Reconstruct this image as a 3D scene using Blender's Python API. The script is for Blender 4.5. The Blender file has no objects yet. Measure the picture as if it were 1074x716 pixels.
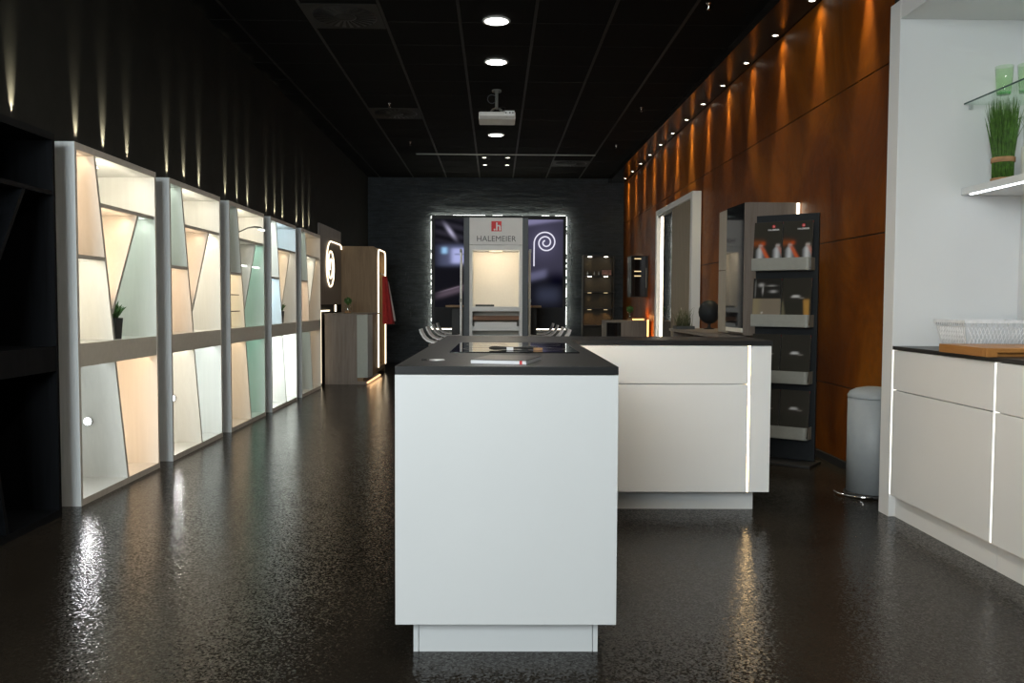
import bpy, bmesh, math, random
from mathutils import Vector, Matrix
random.seed(7)
D = bpy.data; SC = bpy.context.scene; COL = SC.collection
PI = math.pi
def R(d): return math.radians(d)

# ------------------------------------------------------------------ materials
MATS = {}
def new_mat(name):
    m = D.materials.new(name); m.use_nodes = True
    nt = m.node_tree; b = nt.nodes['Principled BSDF']
    MATS[name] = m
    return m, nt, b
def setv(b, **k):
    names = dict(col='Base Color', rough='Roughness', metal='Metallic', spec='Specular IOR Level', ior='IOR',
                 trans='Transmission Weight', alpha='Alpha', coat='Coat Weight', coatr='Coat Roughness')
    for a, v in k.items():
        if a == 'col': v = (*v, 1)
        b.inputs[names[a]].default_value = v
def coords(nt, scale=(1, 1, 1), rot=(0, 0, 0), kind='Object'):
    tc = nt.nodes.new('ShaderNodeTexCoord'); mp = nt.nodes.new('ShaderNodeMapping')
    mp.inputs['Scale'].default_value = scale; mp.inputs['Rotation'].default_value = rot
    nt.links.new(tc.outputs[kind], mp.inputs['Vector'])
    return mp.outputs['Vector']
def noise(nt, vec, scale, detail=4, rough=.55, dist=0):
    n = nt.nodes.new('ShaderNodeTexNoise'); n.inputs['Scale'].default_value = scale
    n.inputs['Detail'].default_value = detail; n.inputs['Roughness'].default_value = rough
    n.inputs['Distortion'].default_value = dist
    nt.links.new(vec, n.inputs['Vector']); return n.outputs['Fac']
def ramp(nt, fac, stops):
    r = nt.nodes.new('ShaderNodeValToRGB'); e = r.color_ramp.elements
    while len(e) < len(stops): e.new(.5)
    for i, (p, c) in enumerate(stops):
        e[i].position = p; e[i].color = (*c, 1)
    nt.links.new(fac, r.inputs['Fac']); return r.outputs['Color']
def bump(nt, b, fac, strength, dist=.01):
    u = nt.nodes.new('ShaderNodeBump'); u.inputs['Strength'].default_value = strength
    u.inputs['Distance'].default_value = dist
    nt.links.new(fac, u.inputs['Height']); nt.links.new(u.outputs['Normal'], b.inputs['Normal'])
def maprange(nt, fac, a, b_, c, d):
    n = nt.nodes.new('ShaderNodeMapRange')
    for i, v in zip((1, 2, 3, 4), (a, b_, c, d)): n.inputs[i].default_value = v
    nt.links.new(fac, n.inputs[0]); return n.outputs[0]
def plain(name, col, rough=.5, metal=0, var=.06, scale=30, spec=.5, bmp=0, **k):
    """procedural: gentle noise variation of colour (and optional bump)"""
    m, nt, b = new_mat(name); setv(b, rough=rough, metal=metal, spec=spec, **k)
    v = coords(nt); f = noise(nt, v, scale)
    c = ramp(nt, f, [(.3, tuple(x * (1 - var) for x in col)), (.7, tuple(min(1, x * (1 + var)) for x in col))])
    nt.links.new(c, b.inputs['Base Color'])
    if bmp: bump(nt, b, f, bmp, .002)
    return m
def wood(name, c1, c2, rough=.5, axis='Z', scale=1.0, spec=.35):
    m, nt, b = new_mat(name); setv(b, rough=rough, spec=spec)
    s = {'Z': (22, 22, 1.2), 'Y': (22, 1.2, 22), 'X': (1.2, 22, 22)}[axis]
    v = coords(nt, tuple(q * scale for q in s))
    f = noise(nt, v, 1.6, 6, .65, .6)
    nt.links.new(ramp(nt, f, [(.3, c1), (.7, c2)]), b.inputs['Base Color'])
    bump(nt, b, f, .15, .001); return m
def emit(name, col, strength):
    m = D.materials.new(name); m.use_nodes = True; nt = m.node_tree
    for n in list(nt.nodes): nt.nodes.remove(n)
    o = nt.nodes.new('ShaderNodeOutputMaterial'); e = nt.nodes.new('ShaderNodeEmission')
    e.inputs['Color'].default_value = (*col, 1); e.inputs['Strength'].default_value = strength
    nt.links.new(e.outputs[0], o.inputs['Surface']); MATS[name] = m; return m
def glass(name, col=(1, 1, 1), rough=0.0, thin=True, tint=.15):
    """thin clear pane: transparent + glossy by fresnel"""
    m = D.materials.new(name); m.use_nodes = True; nt = m.node_tree
    for n in list(nt.nodes): nt.nodes.remove(n)
    o = nt.nodes.new('ShaderNodeOutputMaterial'); t = nt.nodes.new('ShaderNodeBsdfTransparent')
    g = nt.nodes.new('ShaderNodeBsdfGlossy'); g.inputs['Roughness'].default_value = .03
    t.inputs['Color'].default_value = (*col, 1)
    fr = nt.nodes.new('ShaderNodeFresnel'); fr.inputs['IOR'].default_value = 1.45
    mx = nt.nodes.new('ShaderNodeMixShader')
    ge = nt.nodes.new('ShaderNodeNewGeometry'); ma = nt.nodes.new('ShaderNodeMath'); ma.operation = 'SUBTRACT'; ma.use_clamp = True
    nt.links.new(fr.outputs[0], ma.inputs[0]); nt.links.new(ge.outputs['Backfacing'], ma.inputs[1]); nt.links.new(ma.outputs[0], mx.inputs[0]); nt.links.new(t.outputs[0], mx.inputs[1]); nt.links.new(g.outputs[0], mx.inputs[2])
    nt.links.new(mx.outputs[0], o.inputs['Surface']); MATS[name] = m; return m

WHITE = plain('white_laminate', (.70, .72, .725), .42, var=.01, scale=3)
WHITE2 = plain('white_wall_paint', (.72, .73, .74), .7, var=.02, scale=8)
WARMWHITE = plain('cream_board', (.75, .72, .64), .6, var=.02)
BLACKTOP = plain('black_worktop', (.013, .0135, .014), .36, var=.2, scale=180, spec=.3, bmp=.05)
BLACK = plain('matt_black', (.012, .012, .012), .5, var=.2)
DARK = plain('anthracite_lacquer', (.014, .017, .020), .5, var=.1, spec=.2)
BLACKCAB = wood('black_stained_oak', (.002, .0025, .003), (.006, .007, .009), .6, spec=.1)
BLUEGREY = plain('blue_grey_lacquer', (.085, .10, .115), .5, var=.05)
GREYSIL = plain('silver_grey_metal', (.27, .275, .25), .45, .2, var=.05)
PAINTGREY = plain('pearl_grey_enamel', (.27, .30, .32), .5, 0, var=.03)
CHROME = plain('polished_chrome', (.8, .8, .8), .12, 1, var=.02)
BRUSHED = plain('brushed_steel', (.55, .57, .58), .4, .6, var=.08)
BRONZE = plain('grey_taupe_edge', (.50, .47, .42), .5, var=.08)
TAUPE = plain('taupe_drawer_front', (.56, .53, .46), .42, var=.05)
GREYOAK = wood('grey_limed_wood', (.66, .70, .71), (.82, .86, .87), .55)
CREAM = wood('pale_inner_board', (.66, .66, .63), (.71, .71, .68), .5)
OAK = wood('brown_oak', (.17, .11, .058), (.27, .185, .10), .5)
GREYBROWN = wood('grey_brown_oak', (.15, .125, .105), (.225, .195, .17), .5)
BEIGE = wood('beige_lacquered_wood', (.30, .27, .22), (.34, .31, .26), .5)
BAMBOO = wood('bamboo_board', (.27, .115, .025), (.40, .18, .045), .45, 'Y')
TABLEWOOD = wood('honey_oak', (.30, .19, .10), (.42, .28, .15), .5, 'X')
GLASSBLK = plain('black_glass', (.008, .008, .009), .04, 0, var=.1, spec=.6)
CLEAR = glass('clear_glass', (.97, .985, .975))
GREENGL = glass('green_tinted_glass', (.89, .97, .86))
SHELFGL = glass('pale_green_shelf_glass', (.92, .975, .945))
EDGEGL = plain('dark_green_glass_edge', (.03, .07, .06), .15, var=.1)
GRASS = plain('grass_green', (.05, .13, .012), .55, var=.6, scale=60)
LEAF = plain('leaf_green', (.05, .13, .03), .55, var=.4, scale=80)
DRYGRASS = plain('olive_grass', (.10, .11, .05), .6, var=.3)
RAFFIA = plain('raffia_band', (.34, .19, .09), .8, var=.2)
POT = plain('grey_pot_ceramic', (.05, .055, .055), .5, var=.1)
RED = plain('red_fabric', (.26, .010, .012), .8, var=.15)
LOGORED = plain('logo_red', (.60, .02, .025), .5, var=.03)
INK = plain('grey_ink', (.08, .09, .10), .5, var=.05)
PAPER = plain('white_paper', (.75, .76, .78), .6, var=.02)
COVERDK = plain('dark_printed_cover', (.028, .027, .022), .28, var=.15)
COVERDK2 = plain('dark_grey_printed_cover', (.05, .05, .045), .28, var=.15)
TANPRINT = plain('tan_print', (.22, .18, .13), .3, var=.1)
OCHREPRINT = plain('ochre_print', (.38, .22, .06), .3, var=.1)
ORANGEPRINT = plain('orange_print', (.55, .11, .03), .3, var=.15)
SILVERPRINT = plain('silver_print', (.36, .38, .40), .3, var=.2)
WHITEPRINT = plain('white_print', (.75, .75, .75), .5, var=.02)
TILE = plain('black_ceiling_tile', (.0045, .0045, .004), .9, spec=.1, var=.25, scale=120, bmp=.1)
TGRID = plain('ceiling_grid_metal', (.016, .016, .015), .6, spec=.2, var=.1)
TCROSS = plain('ceiling_joint', (.011, .011, .010), .7, var=.1, spec=.1)
GLOSSBLK = plain('black_soffit_gloss', (.02, .018, .016), .16, var=.1)
LWALL = plain('charcoal_wall_paint', (.018, .018, .015), .8, spec=.15, var=.15, scale=6)
GREYPL = plain('white_plastic', (.65, .66, .64), .45, var=.03)
WARM1, WARM2 = (1, .80, .55), (1, .70, .40)
LED_W = emit('led_warm_white', (1, .86, .66), 6)
LED_N = emit('led_neutral_white', (.96, 1, .93), 5)
LED_C = emit('led_cool_white', (.93, .97, 1), 7)
LED_R = emit('led_fine_line', (1, .95, .85), 2.5)
LED_P = emit('led_plinth_amber', (1, .55, .26), 2.2)
LED_H = emit('led_halo', (1, .98, .82), 16)
LED_A = emit('led_thin_warm', (1, .83, .58), 3.2)
LED_I = emit('led_island_warm', (1, .66, .30), 18)
LED_O = emit('led_amber', (1, .42, .13), 4)
LED_D = emit('downlight_diffuser', (1, .97, .9), 14)
LED_S = emit('small_spot_lens', (1, .9, .75), 10)

# floor: dark mineral vinyl with fine grain
FLOORM, nt, b = new_mat('dark_mineral_floor'); setv(b, rough=.2, spec=.15)
v = coords(nt)
big = noise(nt, v, 1.3, 5, .6)
fine = noise(nt, v, 62, 3, .65)
c = ramp(nt, big, [(.3, (.019, .0155, .0115)), (.75, (.034, .028, .0208))]); 
mixc = nt.nodes.new('ShaderNodeMixRGB'); mixc.blend_type = 'MULTIPLY'; mixc.inputs[0].default_value = .8
nt.links.new(c, mixc.inputs[1]); nt.links.new(ramp(nt, fine, [(.35, (.55, .55, .55)), (.7, (1, 1, 1))]), mixc.inputs[2])
br = nt.nodes.new('ShaderNodeTexBrick'); br.inputs['Scale'].default_value = 1; br.inputs['Brick Width'].default_value = .92
br.inputs['Row Height'].default_value = .46; br.inputs['Mortar Size'].default_value = .0012
for i, cc in ((1, .85), (2, 1.0), (3, .35)): br.inputs[i].default_value = (cc, cc, cc, 1)
nt.links.new(coords(nt), br.inputs['Vector'])
m2 = nt.nodes.new('ShaderNodeMixRGB'); m2.blend_type = 'MULTIPLY'; m2.inputs[0].default_value = 1
nt.links.new(mixc.outputs[0], m2.inputs[1]); nt.links.new(br.outputs['Color'], m2.inputs[2])
nt.links.new(m2.outputs[0], b.inputs['Base Color'])
nt.links.new(maprange(nt, noise(nt, v, 5, 4), .3, .7, .12, .17), b.inputs['Roughness'])
# crystalline grain: every little facet of the wear layer is tilted its own way
vo = nt.nodes.new('ShaderNodeTexVoronoi'); vo.inputs['Scale'].default_value = 150
nt.links.new(v, vo.inputs['Vector'])
sub = nt.nodes.new('ShaderNodeVectorMath'); sub.operation = 'SUBTRACT'; sub.inputs[1].default_value = (.5, .5, .5)
mul = nt.nodes.new('ShaderNodeVectorMath'); mul.operation = 'MULTIPLY'; mul.inputs[1].default_value = (.10, .17, 0)
add = nt.nodes.new('ShaderNodeVectorMath'); add.operation = 'ADD'; nrm = nt.nodes.new('ShaderNodeVectorMath'); nrm.operation = 'NORMALIZE'
ge = nt.nodes.new('ShaderNodeNewGeometry')
nt.links.new(vo.outputs['Color'], sub.inputs[0]); nt.links.new(sub.outputs[0], mul.inputs[0]); nt.links.new(mul.outputs[0], add.inputs[0])
bu = nt.nodes.new('ShaderNodeBump'); bu.inputs['Strength'].default_value = .35; bu.inputs['Distance'].default_value = .002
nt.links.new(fine, bu.inputs['Height']); nt.links.new(bu.outputs['Normal'], add.inputs[1]); nt.links.new(add.outputs[0], nrm.inputs[0]); nt.links.new(nrm.outputs[0], b.inputs['Normal'])

# rust: oxidised steel sheets
RUST, nt, b = new_mat('rusted_steel_sheet'); setv(b, rough=.5, metal=0, spec=.15)
v = coords(nt, (1, 1, .7))
f1 = noise(nt, v, 1.5, 8, .65, .8); f2 = noise(nt, coords(nt), 26, 5, .7)
c = ramp(nt, f1, [(.30, (.085, .020, .002)), (.46, (.155, .042, .002)), (.60, (.24, .074, .004)), (.78, (.12, .048, .004))])
mx = nt.nodes.new('ShaderNodeMixRGB'); mx.blend_type = 'MULTIPLY'; mx.inputs[0].default_value = .55
nt.links.new(c, mx.inputs[1]); nt.links.new(ramp(nt, f2, [(.3, (.6, .55, .5)), (.7, (1.1, 1.05, 1))]), mx.inputs[2])
nt.links.new(mx.outputs[0], b.inputs['Base Color'])
nt.links.new(maprange(nt, f2, .3, .7, .38, .55), b.inputs['Roughness'])
bump(nt, b, f2, .12, .002)

# slate
SLATE, nt, b = new_mat('split_face_slate'); setv(b, rough=.6)
v = coords(nt, (1, 1, 4)); f = noise(nt, v, 5, 7, .7)
nt.links.new(ramp(nt, f, [(.3, (.02, .025, .028)), (.7, (.065, .08, .09))]), b.inputs['Base Color'])
bump(nt, b, noise(nt, v, 16, 6, .7), .8, .02)

# ------------------------------------------------------------------ geometry helpers
class MB:
    """collects shapes that become ONE mesh"""
    def __init__(s): s.bm = bmesh.new(); s.mats = []
    def mi(s, m):
        if m not in s.mats: s.mats.append(m)
        return s.mats.index(m)
    def box(s, x0, x1, y0, y1, z0, z1, m, edge=None):
        """edge: {axis-sign: material} e.g. {'+x': TAUPE}"""
        vs = [s.bm.verts.new((x, y, z)) for x in (x0, x1) for y in (y0, y1) for z in (z0, z1)]
        q = {'-x': (0, 1, 3, 2), '+x': (4, 6, 7, 5), '-y': (0, 4, 5, 1), '+y': (2, 3, 7, 6), '-z': (0, 2, 6, 4), '+z': (1, 5, 7, 3)}
        for k, idx in q.items():
            f = s.bm.faces.new([vs[i] for i in idx]); f.material_index = s.mi((edge or {}).get(k, m))
        return s
    def prism(s, pts, axis, a, b, m, cap=None):
        """2-D polygon extruded along axis; pts in the other two axes (in xyz order)"""
        def mk(p, t):
            p = list(p); p.insert('xyz'.index(axis), t); return p
        A = [s.bm.verts.new(mk(p, a)) for p in pts]; B = [s.bm.verts.new(mk(p, b)) for p in pts]
        n = len(pts); c = s.mi(m); cc = s.mi(cap or m)
        f = s.bm.faces.new(A[::-1]); f.material_index = c
        f = s.bm.faces.new(B); f.material_index = cc
        for i in range(n):
            f = s.bm.faces.new([A[i], A[(i + 1) % n], B[(i + 1) % n], B[i]]); f.material_index = c
        return s
    def lathe(s, prof, m, c=(0, 0), n=28, smooth=True):
        rings = []
        for r, z in prof:
            if r < 1e-6: rings.append([s.bm.verts.new((c[0], c[1], z))])
            else: rings.append([s.bm.verts.new((c[0] + r * math.cos(2 * PI * i / n), c[1] + r * math.sin(2 * PI * i / n), z)) for i in range(n)])
        mi = s.mi(m)
        for A, B in zip(rings, rings[1:]):
            for i in range(n):
                j = (i + 1) % n
                if len(A) == 1 and len(B) == 1: continue
                if len(A) == 1: f = s.bm.faces.new([A[0], B[j], B[i]])
                elif len(B) == 1: f = s.bm.faces.new([A[i], A[j], B[0]])
                else: f = s.bm.faces.new([A[i], A[j], B[j], B[i]])
                f.material_index = mi; f.smooth = smooth
        return s
    def tube(s, pts, r, m, n=8, closed=False):
        pts = [Vector(p) for p in pts]; rings = []; N = len(pts); mi = s.mi(m); up = None
        for i, p in enumerate(pts):
            if closed: t = pts[(i + 1) % N] - pts[i - 1]
            else: t = pts[min(i + 1, N - 1)] - pts[max(i - 1, 0)]
            t.normalize()
            if up is None:
                up = Vector((0, 0, 1)) if abs(t.z) < .9 else Vector((1, 0, 0))
            side = t.cross(up)
            if side.length < 1e-4: side = t.cross(Vector((0, 1, 0)))
            side.normalize(); u2 = side.cross(t).normalized(); up = u2
            rr = r[i] if isinstance(r, (list, tuple)) else r
            rings.append([s.bm.verts.new(p + (side * math.cos(2 * PI * k / n) + u2 * math.sin(2 * PI * k / n)) * rr) for k in range(n)])
        prs = list(zip(rings, rings[1:])) + ([(rings[-1], rings[0])] if closed else [])
        for A, B in prs:
            for k in range(n):
                f = s.bm.faces.new([A[k], A[(k + 1) % n], B[(k + 1) % n], B[k]]); f.material_index = mi; f.smooth = True
        if not closed:
            for Rg in (rings[0][::-1], rings[-1]):
                f = s.bm.faces.new(Rg); f.material_index = mi
        return s
    def quad(s, pts, m):
        f = s.bm.faces.new([s.bm.verts.new(p) for p in pts]); f.material_index = s.mi(m); return s
    def build(s, name, parent=None, loc=(0, 0, 0), rot=(0, 0, 0), bevel=0):
        bmesh.ops.recalc_face_normals(s.bm, faces=s.bm.faces)
        me = D.meshes.new(name); s.bm.to_mesh(me); s.bm.free()
        for m in s.mats: me.materials.append(m)
        o = D.objects.new(name, me); COL.objects.link(o); o.parent = parent
        o.location = loc; o.rotation_euler = rot
        if bevel:
            bv = o.modifiers.new('bevel', 'BEVEL'); bv.width = bevel; bv.segments = 2; bv.limit_method = 'ANGLE'
        return o
def B(name, x0, x1, y0, y1, z0, z1, m, parent=None, bevel=0, **k):
    return MB().box(x0, x1, y0, y1, z0, z1, m, **k).build(name, parent, bevel=bevel)
def thing(name, label, cat, loc=(0, 0, 0), rotz=0, group=None):
    o = D.objects.new(name, None); COL.objects.link(o); o.location = loc; o.rotation_euler = (0, 0, rotz)
    o.empty_display_size = .1
    return tag(o, label, cat, group)
def tag(o, label, cat, group=None):
    o['label'] = label; o['category'] = cat
    if group: o['group'] = group
    return o
def struct(o): o['kind'] = 'structure'; return o
def part_label(o, t): o['label'] = t; return o
def text_mesh(name, txt, size, m, parent, loc, rot, extrude=.001, align='CENTER', sx=1.0, bold=0):
    cu = D.curves.new('t', 'FONT'); cu.body = txt; cu.size = size; cu.extrude = extrude; cu.align_x = align; cu.offset = bold
    cu.resolution_u = 3
    t = D.objects.new('t', cu); COL.objects.link(t)
    dg = bpy.context.evaluated_depsgraph_get(); me = D.meshes.new_from_object(t.evaluated_get(dg))
    D.objects.remove(t); D.curves.remove(cu)
    me.materials.clear(); me.materials.append(m); me.name = name
    o = D.objects.new(name, me); COL.objects.link(o); o.parent = parent; o.location = loc; o.rotation_euler = rot; o.scale = (sx, 1, 1)
    return o
def light(kind, name, loc, energy, col, direction=(0, 0, -1), size=.1, size_y=None, angle=60, blend=.5, radius=.02, spread=None):
    l = D.lights.new(name, kind); l.energy = energy; l.color = col
    if kind == 'AREA':
        l.size = size
        if size_y: l.shape = 'RECTANGLE'; l.size_y = size_y
        if spread: l.spread = R(spread)
    elif kind == 'SPOT':
        l.spot_size = R(angle); l.spot_blend = blend; l.shadow_soft_size = radius
    else: l.shadow_soft_size = radius
    o = D.objects.new(name, l); COL.objects.link(o); o.location = loc
    o.rotation_euler = Vector(direction).to_track_quat('-Z', 'Y').to_euler()
    return o

def gau(x, c, w): return math.exp(-((x - c) / w) ** 2)
def soft(x, a, b_, k=.02): return 1 / (1 + math.exp(-(x - a) / k)) / (1 + math.exp((x - b_) / k))
def screen_pic(u, v):
    """u 0..1 left to right, v 0..1 bottom to top: dim kitchen scene left, lilac room right"""
    c = [.006, .006, .009]
    def add(k, col):
        for i in range(3): c[i] += k * col[i]
    if u < .42:
        add(soft(u, .0, .40) * soft(v, .74, 1.0) * (.5 + .5 * math.sin(v * 60 + u * 20)), (.020, .018, .026))
        d = (u - .12) + (v - .86) * .45; add(gau(d, 0, .018) * gau(v, .86, .07), (.42, .40, .55))
        add(soft(u, .03, .27) * soft(v, .47, .71, .01), (.07, .08, .14))
        add(soft(u, .13, .26, .01) * soft(v, .50, .67, .008), (.34, .36, .62))
        add(soft(u, .055, .095, .006) * soft(v, .61, .68, .006), (.25, .50, .75))
        add(-soft(u, .155, .235, .004) * soft(v, .595, .61, .003), (.25, .26, .45))
        w = v - .12 - u * .42; add(gau(w, 0, .035) * soft(u, .02, .3), (.09, .065, .085)); add(gau(w, .035, .008) * soft(u, .05, .3), (.14, .11, .14))
    else:
        add(soft(v, .38, 1.1, .03), (.036, .033, .056)); add(gau(u, .85, .10) * gau(v, .74, .16), (.045, .042, .075))
        add(soft(v - (u - .7) * .22, .93, 1.2, .008), (.17, .16, .27))
        w = v - .30 - (u - .74) * .35; add(soft(w, .0, .09, .012) * soft(u, .70, .87, .01), (.10, .10, .17))
        add(soft(u, .80, .97, .02) * soft(v, .07, .22, .03), (.03, .035, .06)); add(-soft(v, .25, .42, .02) * soft(u, .9, 1, .02), (.01, .01, .01))
    return [max(.001, q) for q in c]
def picture(name, w, h, nx, nz, fn, parent, loc, strength=0, rough=.25):
    """a flat printed or luminous picture: colour attribute on a fine grid, facing -y"""
    key = 'luminous_picture' if strength else 'printed_picture'
    if key not in MATS:
        m, nt, b = new_mat(key); setv(b, rough=rough, col=(.005, .005, .005), spec=0 if strength else .3); a = nt.nodes.new('ShaderNodeVertexColor'); a.layer_name = 'col'
        nt.links.new(a.outputs['Color'], b.inputs['Emission Color' if strength else 'Base Color']); b.inputs['Emission Strength'].default_value = strength
    vs = [(i * w / nx, 0, j * h / nz) for j in range(nz + 1) for i in range(nx + 1)]
    fs = [(j * (nx + 1) + i, j * (nx + 1) + i + 1, (j + 1) * (nx + 1) + i + 1, (j + 1) * (nx + 1) + i) for j in range(nz) for i in range(nx)]
    me = D.meshes.new(name); me.from_pydata(vs, [], fs); me.materials.append(MATS[key])
    at = me.color_attributes.new('col', 'FLOAT_COLOR', 'POINT')
    for k, (x, _, z) in enumerate(vs): at.data[k].color = (*fn(x / w, z / h), 1)
    o = D.objects.new(name, me); COL.objects.link(o); o.parent = parent; o.location = loc; return o
# ------------------------------------------------------------------ room shell
YF, YB, CZ = -2.0, 15.25, 3.32          # shop front, stone wall, ceiling
XL, XR = -2.29, 2.31
CAB_Y = [4.459, 5.73, 7.0, 8.275, 9.56]; CAB_W = 1.05
struct(B('floor', -2.8, 2.8, YF - .2, YB + .3, -.1, 0, FLOORM))
mb = MB(); mb.box(-2.8, 2.8, YF - .2, YB + .3, CZ + .004, CZ + .1, TILE)
for i in range(-3, 4):
    x = -.29 + .595 * i
    mb.box(x - .012, x + .012, YF, YB, CZ - .002, CZ + .006, TGRID)
for i in range(31):
    y = -3.0 + .6 * i + .25
    mb.box(-2.29, 2.0, y - .004, y + .004, CZ + .001, CZ + .006, TCROSS)
struct(mb.build('ceiling'))
# left wall with the recesses for the built-in display cabinets
mb = MB(); mb.box(-2.8, -2.68, YF, YB, 0, CZ, LWALL)
mb.box(-2.68, XL, YF, YB, 1.925, CZ, LWALL)
slots = [(3.21, 4.26)] + [(y, y + CAB_W) for y in CAB_Y]
prev = YF
for a, b_ in slots:
    mb.box(-2.68, XL, prev, a - .004, 0, 1.925, LWALL); prev = b_ + .004
mb.box(-2.68, XL, prev, YB, 0, 1.925, LWALL)
struct(mb.build('wall_left'))
# right wall: dark backing clad with rusted sheets
mb = MB(); mb.box(2.70, 2.8, YF, YB, 0, CZ, BLACK); mb.box(2.32, 2.70, 4.97, YB, 0, CZ, BLACK)
for y0, y1 in ((4.95, 9.40), (9.40, YB)):
    for z0, z1 in ((.05, .54), (.54, 1.515), (1.515, 2.505), (2.505, 3.245)):
        mb.box(XR, 2.325, y0 + .004, y1 - .004, z0 + .004, z1 - .004, RUST)
struct(mb.build('wall_right', bevel=.002))
struct(B('baseboard_right', 2.296, 2.32, 4.97, YB, 0, .052, BLACK))
struct(B('trim_1', 2.02, 2.70, 4.36, YB, 3.247, 3.325, GLOSSBLK))
# stone wall: courses of split slate strips of uneven depth
mb = MB(); z = 0; mb.box(-2.8, 2.8, YB, YB + .2, 0, CZ, SLATE)
while z < CZ - .01:
    h = random.uniform(.035, .065); h = min(h, CZ - z); x = -2.29 - random.uniform(0, .3)
    while x < 2.31:
        w = random.uniform(.10, .38); a, b_ = max(x, -2.29), min(x + w, 2.31)
        if b_ - a > .02: mb.box(a, b_ - .002, YB - random.uniform(.008, .042), YB + .01, z, z + h - .002, SLATE)
        x += w
    z += h
struct(mb.build('wall_back'))
# shop front behind the camera: solid ends, mullions and glass
mb = MB()
mb.box(-2.8, 2.8, YF - .2, YF, 0, 1.5, DARK); mb.box(-2.8, 2.8, YF - .2, YF, 3.1, CZ, DARK)
mb.box(-2.8, -2.2, YF - .2, YF, 1.5, 3.1, DARK); mb.box(-.4, 2.8, YF - .2, YF, 1.5, 3.1, DARK)
struct(mb.build('wall_front'))
w1 = struct(MB().box(-2.2, -.4, YF - .11, YF - .10, 1.5, 3.1, CLEAR).build('window_1'))
MB().box(-1.32, -1.28, YF - .14, YF - .06, 1.5, 3.1, DARK).build('window_frame', w1)

# ------------------------------------------------------------------ display cabinets, left
def plank(mb, p, q, t, x0, x1, m, front):
    """sloping or level board in the y-z plane from p to q"""
    p, q = Vector(p), Vector(q); d = (q - p).normalized(); n = Vector((-d.y, d.x)) * t / 2
    mb.prism([tuple(p - n), tuple(q - n), tuple(q + n), tuple(p + n)], 'x', x0, x1, m, cap=front)
def display_cabinet(y0, label, cells, black=False, group=None):
    t = thing('display_cabinet', label, 'display cabinet', (XL + .1, y0, 0), 0, group)   # local x: 0 = front plane
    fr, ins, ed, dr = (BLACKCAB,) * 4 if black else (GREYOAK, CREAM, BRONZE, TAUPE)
    W, H = CAB_W, 1.915; xb = -.40
    mb = MB()
    for a, b_ in ((0, .022), (W - .022, W)):
        mb.box(xb, 0, a, b_, 0, H, fr, edge={'+x': ed, ('+y' if a == 0 else '-y'): ins})
    mb.box(xb, 0, .022, W - .022, 0, .036, ins, edge={'+x': ed}); mb.box(xb, 0, .022, W - .022, H - .036, H, ins, edge={'+x': ed, '+z': fr})
    mb.build('frame', t)
    B('back_panel', xb - .015, xb, 0, W, 0, H, ins, t)
    x0, x1 = xb, -.004
    def pk(name, p, q):
        mb = MB(); plank(mb, p, q, .022, x0, x1, ins, ed); return mb.build(name, t)
    pk('divider', (.228, 1.879), (.430, .866)); pk('shelf', (.022, 1.322), (.328, 1.322))
    pk('shelf', (.285, 1.62), (1.028, 1.62)); pk('divider', (.778, 1.61), (.412, 1.02)); pk('divider', (.44, .736), (.585, .036))
    B('drawer', xb, -.002, .024, W - .024, .738, .862, dr, t, edge={'-z': ins, '+z': ins})
    spots = dict(UL=((.125, 1.86, .14), (.026, 1.34), (.026, 1.86)), LL=((.165, 1.305, .24), (.026, .88), (.026, 1.30)), TR=((.64, 1.86, .66), (.305, 1.65), (.265, 1.86)),
                 TRI=((.54, 1.60, .36), (.40, 1.10), (.315, 1.58)), R=((.91, 1.60, .16), (.46, 1.05), (.79, 1.56)), BL=((.23, .73, .36), (.026, .06), (.026, .71)), BR=((.75, .73, .5), (.60, .06), (.465, .71)))
    for k, (e, c) in cells.items():
        (yy, zz, w), p, q = spots[k]
        light('AREA', 'led_profile', (XL + .1 - .03, y0 + yy, zz), e * .30, c, (-.75, -.05, -.66), w, .02)
        p, q = Vector(p), Vector(q); d = (q - p).normalized(); m = (p + q) / 2 + Vector((d.y, -d.x)) * .016
        light('AREA', 'cell_fill_light', (XL + .1 - .20, y0 + m.x, m.y), e * 1.0, c, (0, d.y, -d.x), .30, (q - p).length)  # added unseen fill light, evens out the brightness inside each cell
    return t
PE, CR, GR, WH, TN, BL_, DG = (1, .70, .46), (1, .90, .72), (.84, 1, .86), (.92, 1, .97), (1, .74, .48), (.66, .86, 1), (.45, .85, .66)
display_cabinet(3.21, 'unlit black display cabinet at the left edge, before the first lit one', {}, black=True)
display_cabinet(CAB_Y[0], 'nearest lit grey display cabinet, potted succulent inside and bright disc lamp below', dict(UL=(.9, PE), LL=(1.2, CR), TR=(2.2, CR), TRI=(1.5, PE), R=(1.0, GR), BL=(.6, WH), BR=(2.2, PE)), group='lit display cabinets along the left wall')
display_cabinet(CAB_Y[1], 'second lit grey display cabinet from the front, all cells empty', dict(UL=(.5, GR), LL=(1.1, PE), TR=(2.0, CR), TRI=(1.2, PE), R=(2.0, CR), BL=(1.5, CR), BR=(1.9, WH)), group='lit display cabinets along the left wall')
display_cabinet(CAB_Y[2], 'third lit grey display cabinet, greenish cells with small glass shelves', dict(UL=(.12, GR), LL=(1.3, PE), TR=(2.2, CR), TRI=(.25, CR), R=(.8, DG), BL=(1.4, TN), BR=(.8, DG)), group='lit display cabinets along the left wall')
c3 = [o for o in COL.objects if o.name.startswith('display_cabinet') and o.type == 'EMPTY'][-1]
for yy, zz in ((.50, .62), (.525, .50), (.548, .38)):
    MB().lathe([(0, 0), (.007, 0), (.007, .02), (.014, .024), (.016, .034), (.010, .042), (0, .043)], BLACK, n=12).build('knob', c3, loc=(-.05, yy - .006, zz), rot=(R(-90), 0, 0))
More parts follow.
